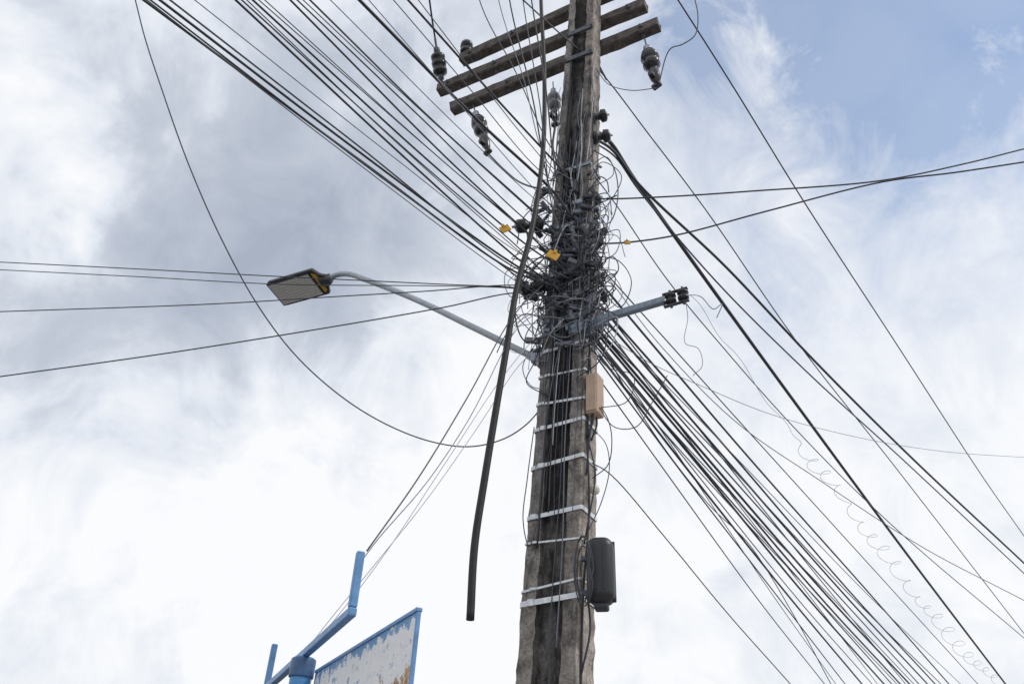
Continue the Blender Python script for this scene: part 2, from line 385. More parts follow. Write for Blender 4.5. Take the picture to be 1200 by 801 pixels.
def quadslab(name, outline, z0, z1, m, uv=False, bev=.008):
    bm = bmesh.new(); vs0 = [bm.verts.new(tipp + hd * a + hs * b + hu * z0) for a, b in outline]; vs1 = [bm.verts.new(tipp + hd * a + hs * b + hu * z1) for a, b in outline]
    n = len(outline); bm.faces.new(vs0); bm.faces.new(list(reversed(vs1)))
    for k in range(n): bm.faces.new((vs0[k], vs1[k], vs1[(k + 1) % n], vs0[(k + 1) % n]))
    bmesh.ops.recalc_face_normals(bm, faces=list(bm.faces))
    if bev: bmesh.ops.bevel(bm, geom=list(bm.edges), offset=bev, segments=2, affect='EDGES')
    if uv:
        l = bm.loops.layers.uv.new('uv')
        for fc in bm.faces:
            for lo in fc.loops:
                v = lo.vert.co - tipp; lo[l].uv = (v.dot(hd), v.dot(hs))
    return obj(name, bm, m, root)
HW = .15
quadslab('housing', [(-.04, -.04), (.02, -.07), (.06, -HW), (HL - .03, -HW), (HL, -HW + .03), (HL, HW - .03), (HL - .03, HW), (.06, HW), (.02, .07), (-.04, .04)], -.012, .03, M['head'])
quadslab('top_cover', [(.08, -HW + .03), (HL - .06, -HW + .03), (HL - .06, HW - .03), (.08, HW - .03)], .028, .05, M['arm'])
quadslab('lens_frame', [(.098, -HW + .012), (HL - .012, -HW + .012), (HL - .012, HW - .012), (.098, HW - .012)], -.020, -.008, M['head'], bev=.003)
quadslab('lens', [(.112, -HW + .026), (HL - .026, -HW + .026), (HL - .026, HW - .026), (.112, HW - .026)], -.024, -.017, M['led'], True, bev=.002)
quadslab('sticker', [(.045, -.09), (.085, -.12), (.085, .12), (.045, .09)], -.0165, -.0105, M['yellow'], bev=0)
boxo('neck', 'head', root, tipp + hd * .0, hd, hs, hu, .12, .085, .08, .018)
# ------------------------------------------------------------------ steel bracket on the right
ba = pole_pt(pole_z(378), .6, -1.12); b1 = PV(780, 352, ba, ba + PERP)
root = empty('bracket_arm', ba, 'blue grey steel bracket arm sticking out right of the pole', 'bracket')
a = PV(664, 386, ba, ba + PERP); d, s, u = basis(b1 - a); L = (b1 - a).length
bm = bmesh.new(); t = .042
box(bm, (a + b1) / 2 - u * .015, d, s, u, L, t, .008, .002)
box(bm, (a + b1) / 2 + u * .008 + s * (t / 2 - .004), d, s, u, L, .008, .038, .002)
box(bm, a + d * .16 - u * .038, d, s, u, .28, .038, .036, .002)
obj('arm', bm, M['blue_steel'], root)
bm = bmesh.new(); c = b1 + d * .07
for k in (-1, 1): box(bm, c + u * (k * .05), d, s, u, .17, .028, .008, .002)
box(bm, c - d * .082, d, s, u, .008, .03, .108, .002)
for k in (-.035, .05): tube(bm, [c + d * k + u * .07, c + d * k - u * .07], .009, 8)
obj('clevis', bm, M['dsteel'], root)
SPP = [(.018, 0), (.036, .008), (.038, .022), (.020, .03), (.020, .046), (.038, .054), (.036, .068), (.018, .076)]
for k in (-.035, .05): latheo('spool', 'darkcap', root, SPP, c + d * k - u * .038, u, seg=16)
zz = pole_z(378); w, dd = dims(zz)
boxo('mounting_plate', 'steel', root, axis(zz) - ST * (dd + .018), PERP, ST, UP, 1.9 * w, .01, .09, .003)
for k in (-.7, .7): latheo('bolt', 'dsteel', root, [(.02, 0), (.02, .012), (.01, .013), (.01, .05)], axis(zz) + PERP * k * w - ST * (dd + .02), -ST, seg=8)
br_tip = c + d * .06
# ------------------------------------------------------------------ boxes on the pole
c = PY(697, 464, pole_pt(pole_z(464), 1.0, -.2).y - .06)
root = empty('terminal_box', c - UP * .15, 'small beige box fixed to the right face of the pole', 'box')
bm = bmesh.new(); box(bm, c, PERP, ST, UP, .085, .11, .29, .008, 2); obj('case', bm, M['beige'], root)
boxo('lid', 'beige', root, c - ST * .058, PERP, ST, UP, .07, .010, .265, .004)
boxo('bracket', 'dsteel', root, c - PERP * .06, PERP, ST, UP, .06, .05, .05, .004)
for k in (-.03, .03):
    bm = bmesh.new(); tube(bm, smooth_path([c - UP * .14 + ST * k, c - UP * .2 + ST * k, c - UP * .3 + ST * k - PERP * .04], 5), .006, 6); obj('cable_tail', bm, M['black'], root)
c = PY(704, 669, 4.74)
cu = (UP + Vector((-.02, 0, 0))).normalized(); cx = Vector((.97, -.24, 0)); cx = (cx - cu * cx.dot(cu)).normalized(); cy = cu.cross(cx)
root = empty('splice_closure', c - cu * .2, 'black plastic box with rounded corners strapped low on the right of the pole', 'closure box')
bm = bmesh.new(); box(bm, c, cx, cy, cu, .160, .15, .385, .062, 6); obj('case', bm, M['closure'], root, True)
boxo('seam', 'closure', root, c + cy * .01, cx, cy, cu, .166, .014, .35, .006)
for k in (-.026, .026): boxo('rib', 'closure', root, c + cx * k - cy * .075, cx, cy, cu, .010, .008, .25, .003)
boxo('base_cap', 'black', root, c - cu * .20, cx, cy, cu, .08, .08, .04, .012)
for k in (-.1, .1): boxo('bracket', 'dsteel', root, c - cx * .11 + cy * .07 + cu * k, cx, cy, cu, .14, .03, .03, .004)
bm = bmesh.new(); pts = []
cc = PY(684, 668, 4.66)
for i in range(3 * 18 + 1):
    t = i / 18 * 2 * math.pi; k = i // 18
    wx = .045 + .010 * math.sin(k * 2.1); wz = .17 + .03 * math.sin(k * 1.7 + .5)
    pts.append(cc + cx * (wx * math.cos(t) + .008 * math.sin(k * 3)) + cu * (wz * math.sin(t) + .01 * math.cos(k * 2)) + cy * (.012 * k - .02 + .004 * math.sin(3 * t)))
tube(bm, pts, .004); tag(obj('cable_coil', bm, M['black']), 'narrow oval coil of black cable against the left of the rounded black box', 'cable coil')
c = PY(702, 572, 4.86); bm = bmesh.new(); lathe(bm, [(.01, 0), (.03, .006), (.034, .02), (.025, .035), (.010, .045)], c + Vector((-.03, .03, 0)), Vector((.25, -1, -.2)), 14)
box(bm, c + Vector((-.06, .05, 0)), PERP, ST, UP, .1, .02, .02, .003)
tag(obj('cable_hook', bm, M['white']), 'small pale round knob on the right edge of the pole above the black box', 'hook')
for (x, y, s, rot, lab) in ((592, 268, .055, .6, 'small yellow tag on the cables left of the pole'), (648, 299, .065, -.5, 'larger yellow tag on the front of the pole in the tangle'), (735, 284, .035, .2, 'tiny yellow marker on the wire running off right of the pole')):
    c = PY(x, y, 4.62 if x < 700 else 4.98); ax = Vector((math.cos(rot), 0, math.sin(rot))); az = Vector((-math.sin(rot), 0, math.cos(rot)))
    if x > 700: ax = Vector((1, 0, .15)).normalized(); az = Vector((-.15, 0, 1)).normalized()
    bm = bmesh.new(); box(bm, c, ax, Vector((0, 1, 0)), az, s * 1.3, .01, s, .003); box(bm, c + az * s * .5, ax, Vector((0, 1, 0)), az, s * .3, .025, s * .5, .003)
    tag(obj('cable_tag', bm, M['yellow']), lab, 'tag')
# ------------------------------------------------------------------ blue sign structure at lower left
Rr = PY(412, 717, 3.7); zb = Rr.z; Ll = PZ(312, 806, zb)
bd = (Ll - Rr); BLn = bd.length; bd.normalize(); bs = bd.cross(UP).normalized()
tb = 13.0 * depth(Rr) / F * .8
pp = PV(357, 768, Rr, Ll); pp.z = zb
root = empty('sign_frame', Vector((pp.x, pp.y, .12)), 'blue steel frame with upright stubs and a peeling panel on a round post', 'sign')
bm = bmesh.new(); box(bm, (Rr + Ll) / 2, bd, bs, UP, BLn + tb, tb, tb, .006); obj('crossbar', bm, M['blue'], root)
for P, ypx, xpx in ((Rr, 646, 419), (Ll, 754, 317)):
    top = PY(xpx, ypx, P.y).z; h = top - zb - tb / 2 - .001
    boxo('upright', 'blue', root, P + UP * (tb / 2 + .001 + h / 2), bd, bs, UP, tb * .95, tb * .95, h, .006)
pr = 12.5 * depth(pp) / F
latheo('post', 'post_blue', root, [(pr, 0), (pr, zb - .12 - tb * .5 - .06), (pr * .97, zb - .12 - tb * .5 - .002)], Vector((pp.x, pp.y, .12)), UP, seg=28)
ct = Vector((pp.x, pp.y, zb - tb * .5 - .10))
latheo('collar', 'dblue', root, [(pr * 1.02, 0), (pr * 1.14, .004), (pr * 1.16, .01), (pr * 1.16, .085), (pr * 1.12, .092), (pr * 1.0, .095)], ct, UP, seg=28)
BLf = PY(372, 785, pp.y - .02); TR = PZ(492, 711, BLf.z); sd = (TR - BLf); SL = sd.length; sd.normalize(); sn = sd.cross(UP).normalized()
BH = 1.15; cen = (BLf + TR) / 2 - UP * (BH / 2); ztop = BLf.z
bm = bmesh.new(); box(bm, cen, sd, sn, UP, SL - .03, .012, BH - .03)
uvl = bm.loops.layers.uv.new('uv')
for fc in bm.faces:
    for lo in fc.loops: lo[uvl].uv = ((lo.vert.co - BLf).dot(sd), ztop - lo.vert.co.z)
obj('panel', bm, M['peel'], root)
bm = bmesh.new()
box(bm, cen + UP * (BH / 2 - .008), sd, sn, UP, SL, .026, .016, .003); box(bm, cen - UP * (BH / 2 - .008), sd, sn, UP, SL, .026, .016, .003)
box(bm, cen + sd * (SL / 2 - .006), sd, sn, UP, .012, .018, BH - .034, .003); box(bm, cen - sd * (SL / 2 - .006), sd, sn, UP, .012, .018, BH - .034, .003)
obj('panel_frame', bm, M['blue'], root)
for k in (-.25, -.8):
    bm = bmesh.new(); tube(bm, [BLf + UP * k, Vector((pp.x, pp.y, BLf.z + k))], .018, 8); obj('panel_clamp', bm, M['steel'], root)
# ------------------------------------------------------------------ cables
ORD = ['first', 'second', 'third', 'fourth', 'fifth', 'sixth', 'seventh', 'eighth', 'ninth', 'tenth', 'eleventh', 'twelfth', 'thirteenth', 'fourteenth', 'fifteenth', 'sixteenth', 'seventeenth', 'eighteenth', 'nineteenth', 'twentieth', 'twenty first', 'twenty second', 'twenty third', 'twenty fourth', 'twenty fifth', 'twenty sixth', 'twenty seventh', 'twenty eighth', 'twenty ninth', 'thirtieth']
def extend(pts, L):
    d = (pts[-1] - pts[-2]).normalized(); return pts + [pts[-1] + d * L]
UL = [(168, 603, 318, 2.8, 'black'), (176, 606, 324, 2.0, 'black'), (187, 600, 308, 3.0, 'black'), (199, 612, 318, 2.0, 'dark'), (228, 608, 296, 1.2, 'grey'),
      (276, 618, 312, 2.8, 'black'), (283, 622, 304, 1.8, 'black'), (296, 624, 292, 2.6, 'black'), (310, 628, 280, 1.3, 'dark'), (340, 634, 288, 2.5, 'black'),
      (348, 636, 272, 1.7, 'black'), (363, 640, 262, 2.2, 'dark'), (387, 640, 244, 1.1, 'dark'), (421, 646, 222, 4.0, 'black'), (432, 646, 240, 1.1, 'grey'),
      (478, 652, 192, 2.8, 'black'), (490, 650, 206, 1.2, 'dark'),
      (172, 618, 338, 1.2, 'dark'), (289, 636, 318, 1.3, 'black'), (303, 616, 272, 1.4, 'dark'), (355, 626, 250, 1.3, 'black'), (461, 640, 206, 1.2, 'dark')]
UL.sort()
for i, (xe, xs, ys, w, m) in enumerate(UL):
    A = PY(xs, ys, YP - .12 - .1 * random.random()); inn = PY(pcx(ys) - random.uniform(0, 16), ys + random.uniform(12, 44), YP - .14)
    B = PZ(xe, 0, A.z + random.uniform(-.06, .16)); mid = A.lerp(B, random.uniform(.4, .6)) - UP * random.uniform(.002, .04)
    pts = extend([inn, A, mid, B], 9.0)
    cable(pts, rad(w, A) * .88, m, '%s cable from the left in the upper left bundle at the top edge' % ORD[i], 'cables rising to the upper left', n=10)
SU = [(560, 648, 176, 1.5, 'dark', -.1), (583, 642, 190, 1.3, 'grey', -.12), (596, 650, 235, 2.0, 'black', -.2), (612, 652, 260, 1.5, 'dark', -.25), (622, 655, 215, 1.8, 'black', -.3)]
for i, (xe, xs, ys, w, m, dy) in enumerate(SU):
    A = PY(xs, ys, YP - .16 + dy * .2); B = PY(xe, -6, YP - .5 + dy * .6); B2_ = PY(xe - 18, -160, YP - 1.2)
    inn = PY(pcx(ys) - 6, ys + 22, YP - .15)
    cable([inn, A, A.lerp(B, .5) - UP * .02 + Vector((.012, 0, 0)), B, B2_], rad(w, A), m, '%s from the left of the steep thin cables climbing beside the pole top' % ORD[i], 'steep cables beside the pole top')
B = PZ(503, -2, e1.z + .05); cable(extend([e1, e1.lerp(B, .5) - UP * .01, B], 8), rad(2.2, e1), 'black', 'short line running from the black ribbed insulator up past the top edge')
TP = [(634, -40, 4.70), (634, 0, 4.70), (638, 90, 4.70), (636, 180, 4.66), (624, 265, 4.6), (605, 340, 4.56), (594, 405, 4.54), (582, 475, 4.53), (568, 560, 4.52), (556, 640, 4.52), (551, 726, 4.52)]
TPp = [PY(*t) for t in TP]; TPp = [pole_pt(TPp[0].z + .2, -.4, -1.15)] + TPp
sp = smooth_path(TPp, 10); r0 = rad(7.2, TPp[5])
bm = bmesh.new(); tube(bm, sp, [r0 * (.66 + .34 * min(1, i / len(sp) * 1.5)) for i in range(len(sp))], 10)
tag(obj('cable', bm, M['thick']), 'thick loose black cable with a cut end dangling in front of the pole', 'cable')
LP = [(158, -2), (170, 45), (188, 100), (222, 195), (262, 285), (305, 362), (350, 420), (405, 468), (455, 498), (505, 517), (550, 523), (590, 514), (618, 496), (640, 470)]
A = pole_pt(pole_z(480), -1.02, -.6); B = PZ(158, -2, A.z + 2.2)
pts = [PV(x, y, A, B) for x, y in LP][::-1]
cable(extend(pts, 4), rad(1.6, A), 'dark', 'single thin wire sagging in a long loop from the top left edge to the pole', n=8)
for lab, px_, w, dY in (('uppermost of the thin wires running off to the left edge above the lamp', [(648, 342), (606, 337), (520, 333), (330, 324), (160, 315), (0, 307), (-80, 303)], 1.5, 1.2),
                   ('second thin wire running to the left edge, close under the uppermost one', [(648, 345), (604, 338), (520, 335), (330, 333), (160, 324), (0, 316), (-80, 312)], 1.3, 1.0),
                   ('thin wire running left from the pole and crossing just below the lamp head', [(648, 338), (600, 334), (500, 341), (400, 347), (250, 356), (0, 365), (-80, 368)], 1.5, .8),
                   ('lowest wire running left, dropping steadily to the left edge under the lamp', [(650, 350), (606, 343), (520, 360), (400, 381), (200, 413), (0, 441), (-80, 452)], 1.7, .6)):
    A = PY(px_[0][0], px_[0][1], YP - .1); B = PY(px_[-1][0], px_[-1][1], YP + dY)
    pts = [PV(x, y, A, B) for x, y in px_]; cable(extend(pts, 6), rad(w, A), 'dark', lab, n=8)
for lab, px_, w, m, Ye in (('left wire of the pair slanting down from the tangle toward the blue upright', [(640, 330), (600, 372), (548, 465), (490, 560), (430, 645)], 1.4, 'dark', 3.74),
                    ('right wire of the pair slanting down behind the lamp arm toward the blue upright', [(640, 360), (606, 385), (550, 490), (500, 565), (444, 630), (425, 655)], 1.0, 'grey', 3.78),
                    ('pale slack wire dropping from the pole past the blue frame', [(636, 400), (605, 432), (560, 500), (500, 585), (440, 660), (395, 715), (350, 772)], .8, 'light', 4.6),
                    ('faint wire falling straight to the blue crossbar behind the other two', [(640, 380), (590, 440), (520, 545), (450, 650), (395, 722), (372, 748)], .8, 'light', 4.4)):
    A = PY(px_[0][0], px_[0][1], YP - .12); B = PY(px_[-1][0], px_[-1][1], Ye)
    cable([PV(x, y, A, B) for x, y in px_], rad(w, A), m, lab)
def right(px_, w, m, lab, Y0, Bspec, ext=8, n=8):
    A = PY(px_[0][0], px_[0][1], Y0); B = PZ(px_[-1][0], px_[-1][1], Bspec[1]) if Bspec[0] == 'z' else PY(px_[-1][0], px_[-1][1], Bspec[1])
    return cable(extend([PV(x, y, A, B) for x, y in px_], ext), rad(w, A), m, lab, n=n)
zA = PY(720, 170, 4.95).z
right([(690, 148), (716, 168), (740, 205), (800, 290), (870, 387), (960, 510), (1060, 645), (1180, 803)], 5.2, 'black', 'thickest cable on the right, running from the spool insulator to the bottom edge', YP - .1, ('z', zA - .9))
right([(692, 160), (718, 176), (745, 212), (850, 312), (950, 418), (1060, 528), (1205, 664)], 3.6, 'black', 'thick cable running from the right spool to the right edge, above the thickest one', YP - .08, ('z', zA - .7))
right([(692, 164), (722, 185), (748, 222), (835, 325), (945, 435), (1060, 540), (1205, 676)], 2.2, 'dark', 'thin cable hugging the underside of the thick cable to the right edge', YP - .06, ('z', zA - .8))
right([(600, -12), (640, 25), (700, 80), (760, 157), (830, 250), (930, 395), (1050, 548), (1205, 748)], 1.8, 'dark', 'thin straight wire crossing the pole top and running down to the right edge', YP - .75, ('z', 5.6))
A = PZ(788, -10, 8.2); Bq = PZ(1206, 636, 7.4)
cable(extend([A + (A - Bq).normalized() * 4] + [PV(x, y, A, Bq) for x, y in ((788, -10), (855, 95), (940, 233), (1050, 402), (1150, 556), (1206, 636))], 8), rad(1.9, A) * 1.0, 'black', 'lone straight wire crossing the upper right sky clear of the pole')
right([(690, 232), (712, 233), (790, 230), (880, 224), (1030, 212), (1130, 192), (1206, 173)], 2.0, 'black', 'upper wire of the two crossing lines heading off to the right edge', YP, ('y', 5.0), 5)
right([(690, 290), (705, 286), (735, 284), (790, 276), (900, 247), (1035, 213), (1120, 202), (1206, 189)], 2.2, 'black', 'lower wire of the two crossing lines, with a tiny yellow marker near the pole', YP, ('y', 4.9), 5)
right([(690, 380), (760, 424), (822, 452), (900, 484), (1000, 511), (1100, 528), (1206, 536)], .9, 'grey', 'faint thin wire levelling off toward the middle of the right edge', YP, ('y', 9.5), 5)
right([(690, 300), (716, 330), (770, 400), (860, 492), (960, 562), (1080, 640), (1206, 706)], 1.1, 'grey', 'thin grey wire bowing gently from the tangle to the lower right edge', YP - .1, ('z', 3.9))
right([(692, 200), (722, 240), (780, 325), (850, 410), (930, 500), (1040, 610), (1206, 752)], 1.4, 'dark', 'thin dark wire below the paired cables, reaching the right edge low down', YP - .1, ('z', 4.6))
right([(690, 540), (716, 556), (780, 630), (850, 715), (930, 805)], 1.5, 'dark', 'thin wire leaving the pole lowest, beside the pale knob, down to the bottom edge', YP - .1, ('z', 3.1))
LR = [(968, 470, 1.5, 'dark'), (992, 448, 1.8, 'black'), (1012, 440, 2.8, 'black'), (1024, 434, 1.5, 'dark'), (1038, 428, 3.0, 'black'), (1047, 424, 2.0, 'black'),
      (1057, 416, 2.8, 'black'), (1068, 410, 3.2, 'black'), (1079, 402, 2.0, 'dark'), (1089, 388, 2.8, 'black'), (1098, 378, 2.6, 'black'), (1114, 352, 2.6, 'black'), (1148, 333, 1.5, 'dark'),
      (981, 428, 1.2, 'dark'), (1030, 398, 1.4, 'grey'), (1053, 440, 1.4, 'dark'), (1063, 380, 1.6, 'black'), (1073, 430, 1.4, 'dark'), (1105, 408, 1.6, 'dark'), (1128, 390, 1.2, 'grey')]
LR.sort()
for i, (xe, ys, w, m) in enumerate(LR):
    xs = 722; sl = (803 - ys) / (xe - xs); xi = 690 + random.uniform(-8, 4); yi = ys - sl * (xs - xi)
    A = PY(xi, yi, YP - .15); B = PZ(xe, 803, A.z - random.uniform(.75, .95))
    cable(extend([A, A.lerp(B, .25) - UP * random.uniform(-.01, .05), A.lerp(B, .6) - UP * random.uniform(0, .08), B], 9), rad(w, A) * 1.12, m, '%s cable from the left where the lower right bundle meets the bottom edge' % ORD[i], 'cables running down to the lower right', n=8)
for px_, w, lab in (([(700, 395), (730, 450), (775, 520), (830, 590), (880, 640), (930, 720), (975, 803)], 1.4, 'slack dark wire drooping under the lower right bundle, left of the others'),
                    ([(698, 470), (720, 500), (745, 500), (765, 470), (782, 440)], 1.2, 'short slack wire curling up right of the beige box'),
                    ([(694, 560), (712, 545), (717, 515), (712, 490), (700, 470)], 1.3, 'small wire loop on the right edge of the pole below the beige box'),
                    ([(690, 620), (704, 590), (714, 550), (710, 520), (698, 505)], 1.2, 'long narrow wire loop on the right edge of the pole above the black box'),
                    ([(626, 500), (618, 560), (613, 610), (620, 640), (630, 610)], 1.2, 'thin wire loop sticking out of the left edge of the lower pole'),
                    ([(640, 300), (612, 330), (604, 372), (616, 400), (636, 395)], 1.8, 'dark cable loop bulging left of the pole above the lamp arm'),
                    ([(690, 245), (712, 262), (724, 232), (716, 190), (696, 176)], 1.4, 'open wire loop right of the pole above the tangle'),
                    ([(700, 330), (726, 360), (740, 330), (724, 305), (698, 300)], 1.2, 'round wire loop right of the pole just above the bracket arm'),
                    ([(690, 400), (712, 430), (742, 440), (735, 470), (700, 478)], 1.1, 'slack wire loop right of the beige box, under the bracket arm'),
                    ([(692, 210), (706, 190), (728, 205), (712, 240), (692, 258)], 1.1, 'small round wire loop right of the pole near the upper crossing line')):
    A = PY(px_[0][0], px_[0][1], YP - .2)
    pts = [PY(x, y, YP - .2 - .02 * math.sin(i * 1.3)) for i, (x, y) in enumerate(px_)]
    if px_[-1][1] > 800: B = PZ(975, 803, 3.5); pts = [PV(x, y, A, B) for x, y in px_]
    cable(pts, rad(w, A), 'black', lab)
cable([br_tip, PY(822, 348, 4.6), PY(836, 362, 4.6), PY(846, 356, 4.6), PY(840, 372, 4.6)], .0032, 'grey', 'short curl of loose wire beyond the bracket tip')
cable([br_tip - UP * .02, PY(806, 372, 4.6), PY(803, 402, 4.62), PY(818, 408, 4.62), PY(823, 428, 4.63), PY(812, 440, 4.63)], .0022, 'grey', 'wavy loose wire hanging below the bracket tip')
cable([i5, PY(785, 58, i5.y - .1), PY(800, 52, i5.y - .2), PY(814, 42, i5.y - .25), PY(818, 20, i5.y - .3), PY(812, -10, i5.y - .35)], .005, 'dark', 'curved jumper wire beside the insulator under the right beam end')
cable([i5, PY(740, 106, i5.y + .1), PY(712, 98, YP), PY(698, 80, YP - .1)], .004, 'grey', 'thin jumper from the right hanging insulator back to the pole')
cable([i3, PY(592, 200, i3.y - .15), PY(620, 218, YP), PY(655, 225, YP - .12)], .008, 'dark', 'drooping jumper from the left hanging insulator to the pole')
cable([i4, PY(648, 170, i4.y - .1), PY(655, 200, YP - .14)], .008, 'dark', 'short jumper below the grey insulator close to the pole')
# springy wire
A = br_tip; B = PZ(1175, 806, 3.6)
ax = [PV(x, y, A, B) for x, y in ((809, 346), (850, 400), (900, 470), (945, 530), (1000, 600), (1060, 680), (1110, 740), (1175, 806))]
base = smooth_path(ax, 400); d, s, u = basis(B - A); pts = []
# even arc length so that the coils are regular, opening out slowly
cum = [0.0]
for i in range(1, len(base)): cum.append(cum[-1] + (base[i] - base[i - 1]).length)
ph = 0
for i, p in enumerate(base):
    if i: ph += (cum[i] - cum[i - 1]) / (.020 * depth(p)) * 2 * math.pi * .62
    t = i / len(base); dep = depth(p); amp = 0 if t < .36 else min((t - .36) * 12, 1) * (6.5 + 2.0 * math.sin(t * 31)) * dep / F
    pts.append(p + u * (amp * math.sin(ph) + .03 * math.sin(t * 40)) + s * (amp * math.cos(ph)) + d * (amp * .75 * math.sin(ph + .9)))
bm = bmesh.new(); tube(bm, pts, .0022, 5)
tag(obj('coiled_wire', bm, M['spring']), 'pale springy coiled wire trailing down right from the bracket', 'wire')
VW = [([(-.55, 640), (-.5, 500), (-.45, 360), (-.5, 230), (-.5, 40)], 'black', .007, 'black cable running up the left flange of the pole'),
      ([(.15, 815), (.1, 700), (.2, 560), (.1, 420), (.15, 300), (.1, 150)], 'dark', .004, 'thin dark wire running up the middle of the pole front'),
      ([(.32, 760), (.38, 640), (.3, 520), (.36, 400), (.3, 250), (.4, 110)], 'grey', .004, 'thin grey wire running up the front of the pole right of the stain'),
      ([(-.2, 600), (-.25, 480), (-.15, 380), (-.25, 250), (-.2, 160)], 'dark', .005, 'thin dark wire up the pole front ending at the wide strap')]
for px_, m, r, lab in VW:
    cable([pole_pt(pole_z(y), lx, -1.06) for lx, y in px_], r, m, lab)
for px_, m, r, lab in (([(1.04, 815), (1.05, 700), (1.2, 600), (1.05, 500), (1.1, 400), (1.05, 260)], 'black', .007, 'black cable running up the right edge of the pole past both boxes'),
                       ([(1.06, 560), (1.25, 480), (1.1, 400), (1.3, 300), (1.08, 200), (1.05, 120)], 'dark', .006, 'dark cable bowing along the upper right edge of the pole'),
                       ([(1.05, 640), (1.4, 560), (1.15, 520), (1.06, 470)], 'black', .005, 'thin cable bulging off the right edge between the two boxes'),
                       ([(1.05, 790), (1.3, 740), (1.2, 700)], 'black', .006, 'short cable tail hanging under the black box')):
    cable([pole_pt(pole_z(y), lx, -.7) for lx, y in px_], r, m, lab)
# the tangle: nobody could count it
bm = bmesh.new()
def wrap(zc, turns, rr, r, mi):
    t0 = random.uniform(0, 6.28); n = max(10, int(turns * 22)); pts = []
    a1, a2, a3 = random.uniform(0, 6.28), random.uniform(0, 6.28), random.uniform(-.3, .3)
    wob = random.uniform(.02, .12)
    for i in range(n + 1):
        t = t0 + turns * 2 * math.pi * i / n
        w, d = dims(zc); rx = w * rr + .02 * math.sin(2 * t + a1); ry = d * (rr + .25) + .02 * math.sin(3 * t + a2)
        sq = (abs(math.cos(t)) ** 4 + abs(math.sin(t)) ** 4) ** -.25
        z = zc + wob * math.sin(t * 1.5 + a1) + .03 * math.sin(3 * t + a2) + a3 * (i / n)
        pts.append(axis(z) + PERP * (rx * sq * math.cos(t)) + ST * (ry * sq * math.sin(t)))
    tube(bm, pts, r, 5, mi)
def mi_(): return random.choices((0, 1, 2, 3), (.34, .28, .26, .12))[0]
for i in range(34):
    y = min(max(random.gauss(322, 44), 215), 405)
    wrap(pole_z(y), random.choice((.5, .8, 1.1, 1.6)), random.uniform(1.06, 1.55), random.uniform(.0025, .0060), mi_())
for i in range(96):
    y = min(max(random.gauss(305, 55), 165), 395); side = random.choice((-1, -1, 1, 1, 1, 0)); z = pole_z(y)
    l0 = random.uniform(-1, 1); h = random.uniform(.08, .5); out = random.uniform(.04, .36)
    a = pole_pt(z, side if side else l0, -1.1); b = pole_pt(z - h, side * random.uniform(.5, 1) if side else random.uniform(-1, 1), -1.1)
    o = PERP * (side * out) - ST * random.uniform(.02, .16)
    p = [a, a.lerp(b, .25) + o * random.uniform(.4, 1) + UP * random.uniform(-.14, .12), a.lerp(b, .6) + o * random.uniform(.3, 1.1) - UP * random.uniform(0, .16), b]
    tube(bm, smooth_path(p, 8), random.uniform(.0020, .0046), 5, mi_())
for i in range(22):      # loose ends sticking out and hanging
    y = random.uniform(215, 400); z = pole_z(y); side = random.choice((-1, 1, 1)); a = pole_pt(z, side * .95, -1.1); L = random.uniform(.12, .32)
    p = [a, a + PERP * (side * L * .5) + UP * random.uniform(-.02, .1) - ST * .03, a + PERP * (side * L * random.uniform(.8, 1)) - UP * random.uniform(-.02, .12) - ST * .05, a + PERP * (side * L * random.uniform(.7, 1.2)) - UP * random.uniform(.1, .3) - ST * .05]
    tube(bm, smooth_path(p, 7), random.uniform(.0022, .0050), 5, mi_())
for i in range(60):
    y = random.uniform(60, 330); z = pole_z(y); h = random.uniform(.4, 1.4); l0 = random.uniform(-1.35, 1.4); l1 = l0 + random.uniform(-.4, .4)
    p = [pole_pt(z - h * t, l0 + (l1 - l0) * t + random.uniform(-.14, .14), -1.1 - random.uniform(0, .35)) for t in (0, .25, .5, .75, 1)]
    tube(bm, smooth_path(p, 6), random.uniform(.0020, .0045), 5, mi_())
for i in range(8):
    y = random.uniform(380, 440); z = pole_z(y); h = random.uniform(.7, 1.5); l0 = random.uniform(-.9, 1.0); l1 = l0 + random.uniform(-.2, .2)
    p = [pole_pt(z - h * t, l0 + (l1 - l0) * t + random.uniform(-.08, .08), -1.08 - random.uniform(0, .1)) for t in (0, .25, .5, .75, 1)]
    tube(bm, smooth_path(p, 6), random.uniform(.0020, .0035), 5, mi_())
for i in range(70):
    y = min(max(random.gauss(305, 55), 175), 405); z = pole_z(y); lx = random.uniform(-1.7, 1.7); c = pole_pt(z, lx, -1.25)
    dv = Vector((random.uniform(-1, 1), random.uniform(-.4, .1), random.uniform(-.6, .6))); d, s, u = basis(dv)
    box(bm, c, d, s, u, random.uniform(.05, .14), random.uniform(.02, .045), random.uniform(.02, .045), .006, 1, random.choice((0, 0, 1, 2, 2)))
tag(obj('cable_tangle', bm, [M['black'], M['dark'], M['grey'], M['light']]), 'dense tangle of looped black and grey wires wrapped around the pole', 'cable tangle', None, 'stuff')
